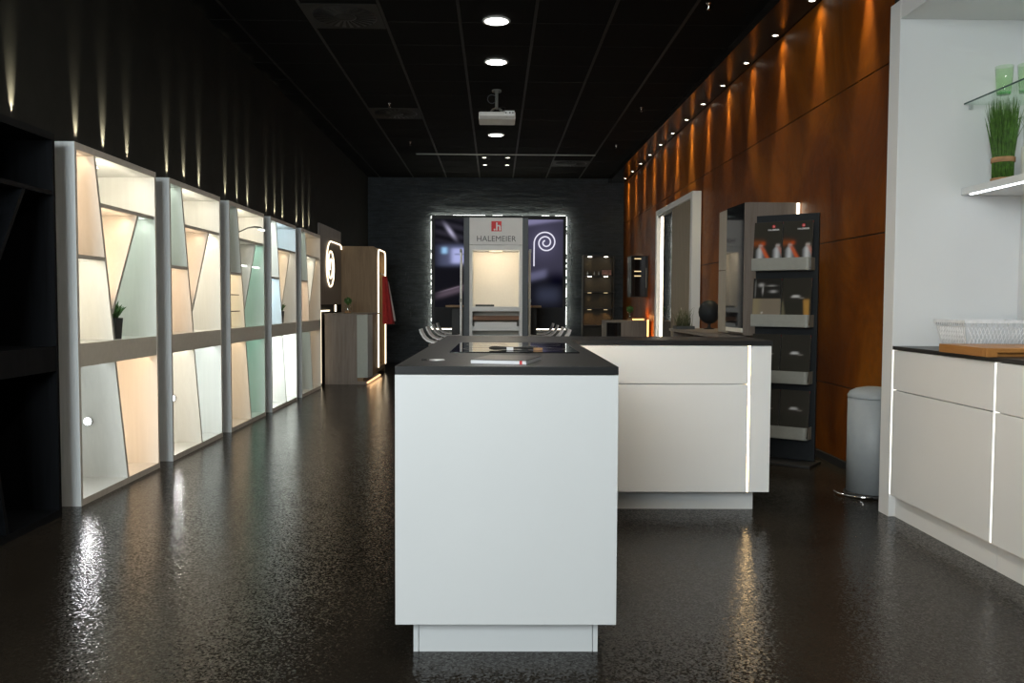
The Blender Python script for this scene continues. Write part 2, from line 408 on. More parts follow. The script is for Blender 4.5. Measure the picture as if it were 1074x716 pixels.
display_cabinet(CAB_Y[3], 'fourth lit grey display cabinet with glaring white lower cells', dict(UL=(1.3, WH), LL=(1.5, BL_), TR=(1.8, BL_), TRI=(1.0, TN), R=(.8, CR), BL=(3.2, WH), BR=(3.8, WH)), group='lit display cabinets along the left wall')
display_cabinet(CAB_Y[4], 'farthest and dimmest grey display cabinet, next to the spiral light panel', dict(UL=(.3, GR), LL=(.9, PE), TR=(.6, TN), TRI=(1.0, CR), R=(.6, TN), BL=(.3, GR), BR=(.5, TN)), group='lit display cabinets along the left wall')
# round lamps in the cabinets
def disc_lamp(loc, r, axis, label, e, group=None):
    t = thing('disc_lamp', label, 'lamp', loc, 0, group)
    rot = (R(90), 0, 0) if axis == 'y' else (R(180), 0, 0)
    MB().lathe([(0, .0), (r, 0), (r, .010), (r * .86, .012)], CHROME).build('housing', t, rot=rot)
    MB().lathe([(r * .86, .011), (0, .0125)], LED_C).build('diffuser', t, rot=rot)
    d = (0, -1, 0) if axis == 'y' else (0, 0, -1)
    light('SPOT', 'lamp_beam', (loc[0] + d[0] * .02, loc[1] + d[1] * .02, loc[2] + d[2] * .02), e, (1, 1, 1), d, angle=150, blend=1, radius=r * .8)
def div_y(z): return .44 + (.736 - z) / .70 * .145
for y0, z, lb, xx in ((CAB_Y[0], .385, 'round lamp glowing white in lower left cell of nearest lit cabinet', -2.38), (CAB_Y[1], .375, 'round lamp glowing white in lower left cell of second lit cabinet', -2.375)):
    disc_lamp((xx, y0 + div_y(z) - .022, z), .026, 'y', lb, 3 if y0 == CAB_Y[0] else 6, 'round lamps in the lower cabinet cells')
for y0, lb in ((CAB_Y[0], 'round recessed lamp in the top of the nearest lit cabinet'), (CAB_Y[1], 'round recessed lamp in the top of the second lit cabinet')):
    disc_lamp((-2.36, y0 + .56, 1.8785), .032, 'z', lb, 4, 'round lamps under the cabinet tops')
# uplighters standing on the cabinets
for i, y0 in enumerate(CAB_Y):
    for j, dy in enumerate((.22, .54, .86)):
        t = thing('uplight', 'small round uplighter on top of the %s lit display cabinet, %s of its three' % (('nearest', 'second', 'third', 'fourth', 'farthest')[i], ('nearest', 'middle', 'farthest')[j]), 'uplight', (XL + .025, y0 + dy, 1.915), 0, 'uplighters on the display cabinets')
        MB().lathe([(0, 0), (.02, 0), (.02, .006), (.014, .007)], BLACK, n=16).build('housing', t)
        MB().lathe([(.014, .0065), (0, .0072)], LED_S, n=16).build('lens', t)
        light('SPOT', 'uplight_beam', (XL + .025, y0 + dy, 1.93), 80 * random.uniform(.7, 1.15), (1, .90, .66), (-.20, 0, 1), angle=27, blend=1, radius=.006)
for k, y in enumerate((3.43, 3.75, 4.07)):
    t = thing('uplight', 'small uplighter on the black display cabinet, %s of three' % ('nearest', 'middle', 'farthest')[k], 'uplight', (XL + .025, y, 1.915), 0, 'uplighters on the display cabinets')
    MB().lathe([(0, 0), (.02, 0), (.02, .006), (.014, .007)], BLACK, n=16).build('housing', t)
    MB().lathe([(.014, .0065), (0, .0072)], LED_S, n=16).build('lens', t)
    light('SPOT', 'uplight_beam', (XL + .025, y, 1.93), 85, (1, .90, .66), (-.20, 0, 1), angle=27, blend=1, radius=.006)
# succulents
def succulent(loc, label):
    t = thing('potted_succulent', label, 'plant', loc, 0, 'potted succulents in the display cabinets')
    MB().lathe([(0, 0), (.028, 0), (.036, .095), (.031, .095), (.030, .085), (0, .085)], POT, n=4, smooth=False).build('pot', t, rot=(0, 0, .6))
    mb = MB(); rnd = random.Random(3)
    for k in range(46):
        a = rnd.uniform(0, 2 * PI); e = rnd.uniform(.2, 1.45); L = rnd.uniform(.05, .085)
        d = Vector((math.cos(a) * math.cos(e), math.sin(a) * math.cos(e), math.sin(e)))
        o = Vector((0, 0, .085 + rnd.uniform(0, .03)))
        mb.tube([o, o + d * L * .5, o + d * L], [.004, .0065, .001], LEAF, n=5)
    mb.build('foliage', t); t.scale = (1.3, 1.3, 1.3)
succulent((-2.245, CAB_Y[0] + .55, .8645), 'spiky green succulent in grey pot inside the nearest lit cabinet')
succulent((-2.245, CAB_Y[3] + .55, .8645), 'spiky green succulent in grey pot inside the fourth lit cabinet')
# glass fittings of the third cabinet
def glass_shelf(y0, y1, z, x0, x1, label, lit=False):
    t = thing('glass_shelf', label, 'glass shelf', (0, 0, 0), 0, 'glass shelves in the third display cabinet')
    B('pane', x0, x1, y0, y1, z, z + .008, SHELFGL, t)
    if lit: B('led_strip', x1, x1 + .006, y0, y1, z - .001, z + .009, LED_N, t)
    else: B('glass_edge', x1, x1 + .001, y0, y1, z, z + .008, EDGEGL, t)
Y3 = CAB_Y[2]
glass_shelf(Y3 + .338, Y3 + .628, 1.40, -2.56, -2.24, 'glass shelf with glowing front edge left of the slanted divider', True)
glass_shelf(Y3 + .668, Y3 + 1.022, 1.40, -2.56, -2.24, 'glass shelf with glowing front edge right of the slanted divider', True)
glass_shelf(Y3 + .024, Y3 + .345, 1.14, -2.56, -2.22, 'upper of two small glass shelves in third display cabinet')
glass_shelf(Y3 + .024, Y3 + .365, 1.00, -2.56, -2.22, 'lower of two small glass shelves in third display cabinet')
t = thing('arm_lamp', 'slim curved arm lamp reaching out of the third display cabinet', 'lamp', (-2.16, Y3 + .27, 1.68))
MB().tube([(-.028, -.01, .0), (.06, -.06, .03), (.10, 0, .045), (.12, .12, .045), (.12, .20, .03)], [.006, .006, .008, .011, .006], GREYSIL).build('arm', t)
B('lamp_head', .105, .135, .10, .20, .026, .034, LED_N, t)

# ------------------------------------------------------------------ kitchen island
IS = dict(loc=(-.298, 2.497, 0), rotz=R(-.62))
top = thing('island_worktop', 'black L-shaped worktop lying across both white island cabinets', 'worktop', **IS)
MB().prism([(0, 0), (.665, 0), (.665, 1.785), (1.695, 1.785), (1.695, 2.27), (0, 2.27)], 'z', .876, .90, BLACKTOP).build('slab', top, bevel=.0015)
isl = thing('island_cabinet', 'white island cabinet with blank end panel, nearest in the middle', 'cabinet', **IS)
B('end_panel', 0, .665, 0, .019, .12, .874, WHITE, isl, .001)
mb = MB(); mb.box(.004, .665, .0195, 2.268, .12, .856, WHITE); mb.box(.03, .64, .0195, 2.268, .856, .874, WHITE)
mb.build('body', isl)
mb = MB(); mb.box(.002, .022, .0195, 2.268, .858, .872, GREYSIL, edge={'-x': LED_I, '+x': GREYSIL})
part_label(mb.build('led_strip', isl), 'warm glowing strip')
mb = MB(); mb.box(.643, .663, .0195, 1.77, .858, .872, GREYSIL, edge={'+x': LED_I, '-x': GREYSIL})
part_label(mb.build('led_strip', isl), 'warm glowing strip')
mb = MB(); mb.box(.045, .06, .09, 2.2, 0, .119, WHITE); mb.box(.605, .62, .09, 1.9, 0, .119, WHITE)
mb.box(.062, .603, .091, .106, 0, .119, WHITE); mb.build('plinth', isl)
cab = thing('island_cabinet', 'white island cabinet with drawer, door and glowing vertical strip on its right', 'cabinet', **IS)
y0 = 1.79
B('body', .667, 1.69, y0 + .020, 2.268, .12, .873, WHITE, cab)
B('drawer', .667, 1.574, y0, y0 + .019, .679, .873, WHITE, cab, .001)
B('door', .667, 1.574, y0, y0 + .019, .12, .675, WHITE, cab, .001)
light('AREA', 'worktop_led', (.365 + .012, 3.35, .862), 5, (1, .70, .38), (1, 0, -.35), 1.7, .012)
part_label(B('led_strip', 1.575, 1.5815, y0 + .001, y0 + .019, .122, .873, LED_I, cab), 'glowing warm white vertical strip')
B('side_panel', 1.5825, 1.69, y0, y0 + .019, .12, .873, WHITE, cab, .001)
mb = MB(); mb.box(.63, 1.645, y0 + .13, y0 + .146, 0, .119, WHITE); mb.box(1.63, 1.645, y0 + .147, 2.25, 0, .119, WHITE); mb.build('plinth', cab)
# cooktop
t = thing('cooktop', 'black glass induction cooktop set in the island worktop', 'cooktop', IS['loc'], IS['rotz'])
B('glass_plate', .120, .607, .655, 1.385, .9002, .9045, GLASSBLK, t, .001)
for cx, cy in ((.25, .86), (.48, .86), (.25, 1.19), (.48, 1.19)):
    MB().lathe([(.088, .9047), (.0885, .9052), (.09, .9047)], COVERDK2, (cx, cy), 40).build('cooking_zone_ring', t)
# brochure on the worktop
t = thing('magazine', 'white edged magazine with dark cover lying before the cooktop', 'magazine', (-.076, 2.610, .9005), R(-14))
MB().box(0, .176, .001, .24, 0, .0105, PAPER).build('pages', t)
B('cover', -.001, .178, .0, .242, .0105, .0125, COVERDK, t)
t = thing('magazine', 'thin pale magazine under the dark one on the island', 'magazine', (0, 0, 0))
D.objects.remove(t)
B('spine_mark', .155, .163, -.0012, .0008, 0, .0104, LOGORED, D.objects['magazine'])
# coiled cable / sample ring on the cooktop
t = thing('cable_coil', 'loose coil of dark cable with white connector on the cooktop', 'cable', (.075, 3.28, .9050), R(4))
pts = []
for k in range(60):
    a = 2 * PI * k / 30; pts.append((.095 * math.cos(a) * (1 + .03 * math.sin(k)), .05 * math.sin(a), .0045 + .006 * (k / 60) + .002 * math.sin(3 * a)))
MB().tube(pts, .0028, BLACK, 8).build('cord', t)
B('connector', -.035, -.01, -.06, -.04, .001, .013, PAPER, t, .001)
B('plug', .07, .105, -.045, -.03, .0, .010, RAFFIA, t, .001)
for x, r, lb in ((-.232, .010, 'small dark round push button at the island corner'), (-.19, .025, 'round metal cap beside a small dark button on the island')):
    t = thing('worktop_socket', lb, 'socket', (x, 2.745, .9002))
    MB().lathe([(0, 0), (r, 0), (r, .0025), (r * .9, .004), (r * .85, .003)], BLACK if r < .02 else BRUSHED).build('rim', t)
    MB().lathe([(r * .85, .0029), (0, .0034)], BLACK if r < .02 else BRONZE).build('cap', t)

# ------------------------------------------------------------------ white fitted kitchen, right
XF = 2.02
s = thing('cabinet_surround', 'tall white surround framing the open niche on the right', 'cabinet surround', (XF, 0, 0))
B('side_panel', 0, .64, 4.24, 4.35, 0, 2.61, WHITE, s, .002)
B('side_panel', 0, .64, 1.50, 1.60, 0, 2.61, WHITE, s, .002)
B('top_panel', 0, .64, 1.601, 4.239, 2.512, 2.61, WHITE, s, .002)
B('back_panel', .641, .66, 1.50, 4.35, 0, 2.61, WHITE2, s)
for k, (y1, lb) in enumerate(((4.238, 'farthest'), (3.361, 'middle'), (2.484, 'nearest'))):
    t = thing('base_cabinet', 'white base cabinet on the right with drawer above door, %s of its row' % lb, 'cabinet', (XF, y1, 0), 0, 'base cabinets under the right worktop')
    w = .874
    B('body', .02, .63, -w, 0, .118, .857, WHITE, t)
    B('drawer', 0, .0195, -w - .005, -.0145, .658, .856, WHITE, t, .001)
    B('door', 0, .0195, -w - .005, -.0145, .118, .653, WHITE, t, .001)
    part_label(B('led_strip', .001, .0195, -.0135, -.0065, .12, .856, LED_R, t), 'glowing warm white vertical strip')
    B('plinth', .035, .05, -w, 0, 0, .117, WHITE, t)
B('right_worktop', 0, .635, 1.605, 4.236, .8585, .877, BLACKTOP).location = (XF, 0, 0)
tag(D.objects['right_worktop'], 'thin black worktop in the white niche on the right', 'worktop')
t = thing('wall_shelf', 'thick white wall shelf with glowing strip underneath, bearing the grass bunch', 'shelf', (2.35, 0, 0))
B('board', 0, .31, 1.61, 4.238, 1.640, 1.675, WHITE, t, .002)
B('led_strip', .006, .018, 1.63, 4.17, 1.634, 1.640, LED_C, t)
light('AREA', 'shelf_led', (2.37, 2.95, 1.632), 5.5, (.97, .98, 1), (.15, 0, -1), .02, 2.4)
t = thing('glass_shelf', 'frameless glass shelf high in the white niche on the right', 'glass shelf', (2.35, 0, 0))
B('pane', .001, .30, 1.61, 4.235, 2.090, 2.098, SHELFGL, t)
B('front_edge', -.0005, .001, 1.61, 4.235, 2.090, 2.098, EDGEGL, t)
for y in (4.22, 3.4): B('bracket', .02, .035, y - .006, y + .006, 2.068, 2.0895, BRUSHED, t)
# niche lights (fitted in the surround's top)
for y in (3.75, 3.0, 2.2):
    t = thing('niche_downlight', 'small downlight in the niche top, %s' % {3.75: 'farthest', 3.0: 'middle', 2.2: 'nearest'}[y], 'lamp', (2.40, y, 2.512), 0, 'niche downlights')
    MB().lathe([(.035, 0), (.035, -.004), (.028, -.005)], CHROME, n=20).build('rim', t)
    MB().lathe([(.028, -.003), (0, -.003)], LED_S, n=20).build('lens', t)
    light('SPOT', 'niche_beam', (2.40, y, 2.50), 5, (1, .96, .88), (.1, 0, -1), angle=130, blend=1, radius=.03)
# grass bunch
g = thing('grass_bunch', 'bound bunch of long green grass standing on the wall shelf', 'plant', (2.452, 4.06, 1.675))
mb = MB(); rnd = random.Random(11)
for k in range(520):
    a = rnd.uniform(0, 2 * PI); r = .050 * math.sqrt(rnd.random()); x, y = r * math.cos(a), r * math.sin(a)
    L = rnd.uniform(.27, .395); f = rnd.uniform(.25, 1.0) * (r / .05) * rnd.choice((.35, .6, 1)); 
    if rnd.random() < .08: f *= 2.0
    ox, oy = math.cos(a) * f, math.sin(a) * f
    p = [(x, y, 0), (x * 1.02, y * 1.02, .13), (x + ox * .02, y + oy * .02, L * .65), (x + ox * .055, y + oy * .055, L * (1 - .05 * f))]
    mb.tube(p, [.0024, .0024, .0019, .0004], GRASS, n=4)
for k in range(5):
    a = rnd.uniform(-.6, .8); 
    mb.tube([(.03, 0, .2), (.06, -.02, .29), (.10, -.05 * a, .30 + .03 * a), (.125, -.07 * a, .27 + .05 * a)], [.0018, .0015, .001, .0004], GRASS, n=4)
mb.build('blades', g)
g.scale = (.95, .95, 1.06)
for z in (.105, .012): MB().lathe([(.0525, z - .012), (.056, z - .01), (.056, z + .01), (.0525, z + .012)], RAFFIA).build('band', g)
# green tumblers on the glass shelf
def tumbler(loc, label):
    t = thing('glass_tumbler', label, 'glass', loc, 0, 'green tumblers on the glass shelf')
    MB().lathe([(0, .012), (.030, .012), (.031, .03), (.040, .135), (.041, .135), (.034, .01), (.030, 0), (0, 0)], GREENGL, n=24).build('cup', t)
    part_label(MB().lathe([(0, .001), (.029, .001), (.0305, .011), (0, .011)], plain('thick_green_glass', (.10, .45, .12), .1, var=.1) if 'thick_green_glass' not in MATS else MATS['thick_green_glass'], n=24).build('base', t), 'darker green thick glass base')
tumbler((2.445, 4.06, 2.0985), 'pale green glass tumbler at the far end of the glass shelf')
tumbler((2.53, 4.02, 2.0985), 'green glass tumbler just behind the first on the glass shelf')
# white lettered box beside the grass
t = thing('lettered_canister', 'white canister with grey script letters right of the grass bunch', 'canister', (2.545, 3.965, 1.675))
MB().lathe([(0, 0), (.052, 0), (.056, .004), (.056, .16), (.052, .165), (0, .165)], GREYPL).build('body', t)
for q, (txt, z) in enumerate((('S', .085), ('Si', .035))):
    text_mesh('lettering', txt, .05, INK, t, (-.015, -.0575, z), (R(90), 0, 0), .0005)
# crate and cutting board
t = thing('plastic_basket', 'clear ribbed plastic basket standing behind the cutting board', 'basket', (2.375, 4.035, .8775))
PL = plain('frosted_clear_plastic', (.8, .82, .84), .3, var=.02, alpha=.5); PLS = plain('frosted_white_plastic', (.78, .79, .80), .25, var=.1)
mb = MB()
w0, w1, d0, d1, h = .15, .175, .11, .135, .13
def ring(z, k=0):
    f = z / h; a = w0 + (w1 - w0) * f - k; b_ = d0 + (d1 - d0) * f - k
    return [(-a, -b_, z), (a, -b_, z), (a, b_, z), (-a, b_, z)]
b0, b1 = ring(.0), ring(h)
for i in range(4):
    j = (i + 1) % 4
    mb.quad([b0[i], b0[j], b1[j], b1[i]], PL)
mb.quad([(x, y, .002) for x, y, _ in b0], PL)
mb.build('walls', t)
mb = MB()
for i in range(4):
    j = (i + 1) % 4; A0, A1, B0_, B1_ = map(Vector, (b0[i], b0[j], b1[i], b1[j]))
    n = 18
    for k in range(n):
        for s0, s1 in ((k / n, (k + 3) / n), ((k + 3) / n, k / n)):
            if max(s0, s1) > 1: continue
            p = A0.lerp(A1, s0); q = B0_.lerp(B1_, s1) * .998
            q = p.lerp(q, .80)
            mb.tube([p, q], .0016, PLS, 4)
    for k in range(28):
        if k % 2: continue
        p = B0_.lerp(B1_, k / 28); q = B0_.lerp(B1_, (k + 1) / 28)
        dn = Vector((0, 0, -.018))
        mb.tube([p.lerp(q, .5) + dn, p.lerp(q, .5)], .003, PLS, 4)
mb.build('ribs', t)
rm = [Vector(p) + Vector((0, 0, .004)) for p in b1]
mb = MB()
for i in range(4):
    j = (i + 1) % 4; a, b_ = rm[i], rm[j]
    x0_, x1_ = sorted((a.x, b_.x)); y0_, y1_ = sorted((a.y, b_.y))
    if x1_ - x0_ > .01: mb.box(x0_ - .006, x1_ + .006, y0_ - .006, y1_ + .006, h - .006, h + .008, PLS)
    else: mb.box(x0_ - .006, x1_ + .006, y0_ + .0062, y1_ - .0062, h - .006, h + .008, PLS)
mb.build('rim', t)
t = thing('cutting_board', 'thick bamboo cutting board lying on the right worktop', 'cutting board', (1.985, 3.36, .877))
t.rotation_euler = (0, 0, R(-2))
mb = MB(); mb.prism([(0, .0), (.0, .013), (0, .036), (.40, .036), (.40, .013), (.40, 0), (.355, 0), (.355, .018), (.045, .018), (.045, 0)][::-1], 'y', 0, .028, BAMBOO)
mb.box(0, .40, .028, .39, 0, .036, BAMBOO)
mb.build('board', t, bevel=.0015)

# pedal bin
t = thing('pedal_bin', 'grey cylindrical pedal bin with domed lid beside the white surround', 'waste bin', (2.155, 4.74, 0))
r = .135
MB().lathe([(0, .022), (r, .022), (r, .555), (0, .555)], PAINTGREY, n=40).build('body', t)
MB().lathe([(r + .002, .558), (r + .003, .57), (r * .93, .59), (r * .7, .608), (r * .35, .618), (0, .62)], PAINTGREY, n=40).build('lid', t)
MB().lathe([(r + .002, 0), (r + .012, .002), (r + .012, .016), (r + .001, .021), (0, .021)], BLACK, n=40).build('base_ring', t)
MB().tube([(-.03 - r * math.cos(a) * 1.0 * .0 + (r + .035) * math.cos(a), (r + .02) * math.sin(a), .014) for a in [R(d) for d in range(165, 262, 8)]], .006, CHROME).build('pedal', t)

# ------------------------------------------------------------------ brochure rack
P0, P1 = Vector((1.80, 5.85)), Vector((2.12, 5.606))
ang = math.atan2(P1.y - P0.y, P1.x - P0.x); W = (P1 - P0).length
rk = thing('brochure_rack', 'tall black brochure rack with four silver pockets by the rust wall', 'brochure rack', (P0.x, P0.y, 0), ang)
B('back_panel', -.005, W + .022, .05, .075, .02, 1.70, DARK, rk, .003)
B('base_plate', -.02, W + .05, -.14, .12, 0, .018, BLACK, rk, .003)
shelf_z = [1.315, .93, .547, .170]
for z in shelf_z:
    mb = MB(); rr = .03
    pts = [(0, .049), (0, -.05)] + [(W - rr + rr * math.sin(a), -.05 + rr - rr * math.cos(a)) for a in [R(d) for d in range(0, 91, 15)]] + [(W, .049)]
    pts2 = [(.004, .047), (.004, -.046)] + [(W - rr + (rr - .004) * math.sin(a), -.05 + rr - (rr - .004) * math.cos(a)) for a in [R(d) for d in range(0, 91, 15)]] + [(W - .004, .047)]
    n = len(pts)
    for i in range(n - 1):
        a, b_, c_, d_ = pts[i], pts[i + 1], pts2[i + 1], pts2[i]
        mb.prism([a, b_, c_, d_], 'z', z, z + .085, GREYSIL)
    mb.prism(pts[::-1], 'z', z, z + .004, GREYSIL)
    mb.build('pocket', rk)
def cover_can(u, v):
    c = [.032, .030, .024]
    def mix(k, col):
        for i in range(3): c[i] += (col[i] - c[i]) * max(0, min(1, k))
    mix(soft(u, -.2, .35, .05) * gau(v, .55, .07) * .7, (.30, .07, .01))
    for cx in (.26, .86):
        hw = .17 if v < .40 else .17 - (v - .40) * 1.2
        sh = .12 + .40 * gau(u, cx - .02, .09)
        mix(soft(u, cx - hw, cx + hw, .012) * soft(v, .0, .46, .012), (sh, sh * 1.04, sh * 1.1))
        mix(soft(u, cx - .07, cx + .07, .01) * soft(v, .47, .52, .008), (.45, .45, .42))
        d = (u - cx) + (v - .43) * .95
        mix(soft(d, .0, .13, .012) * soft(v, .03, .47, .02) * (1 if cx < .5 else .5), (.55, .10, .03))
    mix(gau(u, .34, .07) * gau(v, .54, .04), (.50, .07, .01))
    return c
def cover_tan(u, v):
    c = [.02, .019, .017] if v > .57 else [.19 + .05 * gau(u, .1, .15), .16 + .04 * gau(u, .1, .15), .12]
    def mix(k, col):
        for i in range(3): c[i] += (col[i] - c[i]) * max(0, min(1, k))
    mix(soft(u, .46, .96, .008) * (soft(v, .04, .06, .006) + soft(v, .17, .20, .006)), (.6, .6, .6))
    mix(soft(v, .04, .20, .006) * (soft(u, .46, .50, .008) + soft(u, .90, .95, .008)), (.6, .6, .6))
    mix(gau(u, .60, .05) * gau(v, .12, .03) + gau(u, .82, .05) * gau(v, .12, .03) + gau(u, .34, .03) * gau(v, .26, .02), (.6, .58, .55))
    mix(gau(u, .28, .09) * gau(v, .86, .035) + gau(u, .34, .025) * gau(v, .75, .08) + gau(u, .72, .12) * gau(v, .72, .025) + gau(u, .65, .16) * gau(v, .85, .012), (.45, .45, .45))
    mix(gau(u, .07, .02) * soft(v, .6, .95) * .4, (.4, .4, .4))
    return c
def cover_plain(u, v, glow=False):
    c = [.028, .026, .021]
    def mix(k, col):
        for i in range(3): c[i] += (col[i] - c[i]) * max(0, min(1, k))
    if v < .5: mix(.3, (.02, .022, .016))
    if glow:
        e = .10 * math.sin(v * 3); mix(soft(u, .80 - .12 * (.55 - v) * -1 - .06, .95, .012) * soft(v, -.1, .55, .01), (.36, .20, .05)); mix(soft(u, -.1, .20 - v * .3, .01) * soft(v, -.1, .52), (.12, .11, .07))
    mix(soft(u, .36 + (v - .62) * 1.2, .62 + (v - .6) * -1, .02) * soft(v, .595, .635, .006), (.7, .7, .7)); mix(soft(u, .60, .76, .015) * soft(v, .578, .592, .004), (.35, .33, .3))
    return c
COVERS = dict(can=cover_can, tan=cover_tan, plain=cover_plain, glow=lambda u, v: cover_plain(u, v, True))
def brochure(u, z, label, style, tilt=6, group='brochures in the black rack'):
    c, s_ = math.cos(ang), math.sin(ang); v = -.040
    t = thing('brochure', label, 'brochure', (P0.x + u * c - v * s_, P0.y + u * s_ + v * c, z + .012), ang, group)
    t.rotation_euler = (R(-tilt), 0, ang)
    w, h = .197, .322
    B('pages', .001, w - .002, .0005, .009, 0, h, PAPER, t)
    B('cover', 0, w, -.0012, .0004, 0, h, COVERDK2 if style == 'can' else COVERDK, t)
    picture('printed_picture', w - .002, h - .002, 26, 38, COVERS[style], t, (.001, -.0013, .001))
    if style == 'can':
        MB().prism([(.135 + .011 * math.cos(a), .290 + .011 * math.sin(a)) for a in [2 * PI * k / 16 for k in range(16)]], 'y', -.0017, -.0011, LOGORED).build('logo_patch', t)
        text_mesh('logo_letters', '.h', .016, WHITEPRINT, t, (.135, -.0019, .285), (R(90), 0, 0), .0002)
        text_mesh('lettering', 'HALEMEIER', .0155, WHITEPRINT, t, (.135, -.0015, .262), (R(90), 0, 0), .0003, bold=.0003)
    B('spine_mark', w - .0015, w + .0006, .0005, .004, h - .014, h - .002, LOGORED, t)
names = ('top', 'second', 'third', 'bottom')
sty = [('can', 'can'), ('tan', 'glow'), ('plain', 'plain'), ('plain', 'plain')]
desc = {'can': 'dark brochure with metal cans on its cover', 'tan': 'brochure with half dark, half tan cover', 'glow': 'dark brochure with ochre glow at its right', 'plain': 'plain dark brochure with small white mark'}
for i, z in enumerate(shelf_z):
    for j in range(2):
        brochure(.004 + j * .202, z, '%s, %s in the %s pocket of the rack' % (desc[sty[i][j]], ('left', 'right')[j], names[i]), sty[i][j])

# ------------------------------------------------------------------ right wall furniture
# bench sideboard
t = thing('sideboard', 'low grey brown sideboard along the rust wall with grass and ball on it', 'sideboard', (1.73, 6.5, 0))
B('top_board', 0, .575, 0, 1.85, .815, .84, GREYBROWN, t, .001)
B('body', .02, .575, .02, 1.83, .10, .70, GREYBROWN, t)
for ya in (.03, .90, 1.78): B('support', .03, .575, ya, ya + .035, .701, .814, GREYBROWN, t)
B('plinth', .06, .575, .05, 1.8, 0, .099, BLACK, t)
# ball on the sideboard
t = thing('sphere_ornament', 'matt black ball on a small foot on the sideboard', 'ornament', (2.07, 8.12, .84))
MB().lathe([(0, .28), (.02, .278), (.05, .268), (.08, .24), (.098, .20), (.103, .165), (.098, .13), (.08, .09), (.05, .062), (.02, .052), (0, .05)], DARK, n=32).build('ball', t)
MB().lathe([(.015, .055), (.012, .03), (.02, .012), (.05, .006), (.052, 0), (0, 0)], BLACK).build('foot', t)
# wispy grass
t = thing('potted_grass', 'low wispy grass planter on the far end of the sideboard', 'plant', (1.82, 8.1, .84))
B('planter', -.09, .09, -.08, .08, 0, .03, POT, t, .004)
mb = MB()
for k in range(90):
    a = random.uniform(0, 2 * PI); o = Vector((random.uniform(-.07, .07), random.uniform(-.06, .06), .028)); L = random.uniform(.06, .19); s_ = random.uniform(.1, .7)
    mb.tube([o, o + Vector((math.cos(a) * s_ * L * .4, math.sin(a) * s_ * L * .4, L * .6)), o + Vector((math.cos(a) * s_ * L, math.sin(a) * s_ * L, L))], [.002, .0015, .0004], DRYGRASS, 4)
mb.build('blades', t)
# hanging wall cabinet behind rack
t = thing('wall_cabinet', 'grey brown wood cabinet with beige door and dark glass, behind the brochure rack', 'cabinet', (1.89, 6.38, 0))
B('body', .02, .42, 0, .74, .845, 1.855, GREYBROWN, t, .001)
mb = MB(); mb.box(0, .0195, .45, .738, 1.366, 1.853, BEIGE); mb.build('door', t, bevel=.001)
mb = MB(); mb.box(0, .0195, .45, .738, .85, 1.360, BEIGE); mb.build('door', t, bevel=.001)
gd = B('glass_door', 0, .0195, 0, .424, .90, 1.853, GLASSBLK, t); gd.location = (-.002, .021, 0); gd.rotation_euler = (0, 0, R(2))
B('side_trim', 0, .0195, .0, .019, .85, 1.853, GREYBROWN, t)
B('light_ledge', -.012, .0195, .02, .447, .868, .899, WARMWHITE, t)
part_label(B('led_strip', .39, .412, -.006, -.001, 1.45, 1.85, LED_W, t), 'glowing warm strip at the rear edge')
# white framed wardrobe on rust wall
t = thing('wardrobe', 'tall white framed wardrobe with wood sliding door on the rust wall', 'wardrobe', (2.20, 9.44, 0))
L = 2.17; H = 2.345
mb = MB(); mb.box(0, .10, 0, .10, 0, H, WHITE); mb.box(0, .10, L - .10, L, 0, H, WHITE); mb.box(0, .10, .10, L - .10, H - .07, H, WHITE); mb.box(0, .10, .10, L - .10, 0, .06, WHITE)
mb.build('frame', t, bevel=.002)
B('sliding_door', .025, .06, .10, 1.20, .061, H - .071, wood('sliding_door_wood', (.20, .165, .115), (.30, .25, .18)), t, .001)
B('glass_door', .04, .055, 1.20, 1.80, .061, H - .10, GLASSBLK, t)
B('rail', .02, .06, 1.20, L - .101, H - .098, H - .071, GREYSIL, t)
part_label(B('led_strip', .03, .045, 1.90, 1.94, .061, H - .10, LED_W, t), 'glowing warm white vertical strip')
B('inner_panel', .055, .10, 1.80, L - .101, .061, H - .10, WARMWHITE, t)
# small glass cabinet on rust wall far
t = thing('glass_cabinet', 'small black glass fronted cabinet hung on the far rust wall', 'cabinet', (2.05, 12.75, 0))
B('body', 0, .2598, .0, .35, 1.18, 1.80, BLACK, t)
B('glass_front', .01, .22, -.012, -.001, 1.19, 1.79, GLASSBLK, t)
for z in (1.75, 1.56, 1.49): B('light', .05, .15, -.016, -.0125, z, z + .014, emit('dim_warm_lamp', (1, .75, .4), 1.2) if 'dim_warm_lamp' not in MATS else MATS['dim_warm_lamp'], t)
B('handle', .225, .235, -.025, -.013, 1.32, 1.62, GREYSIL, t)
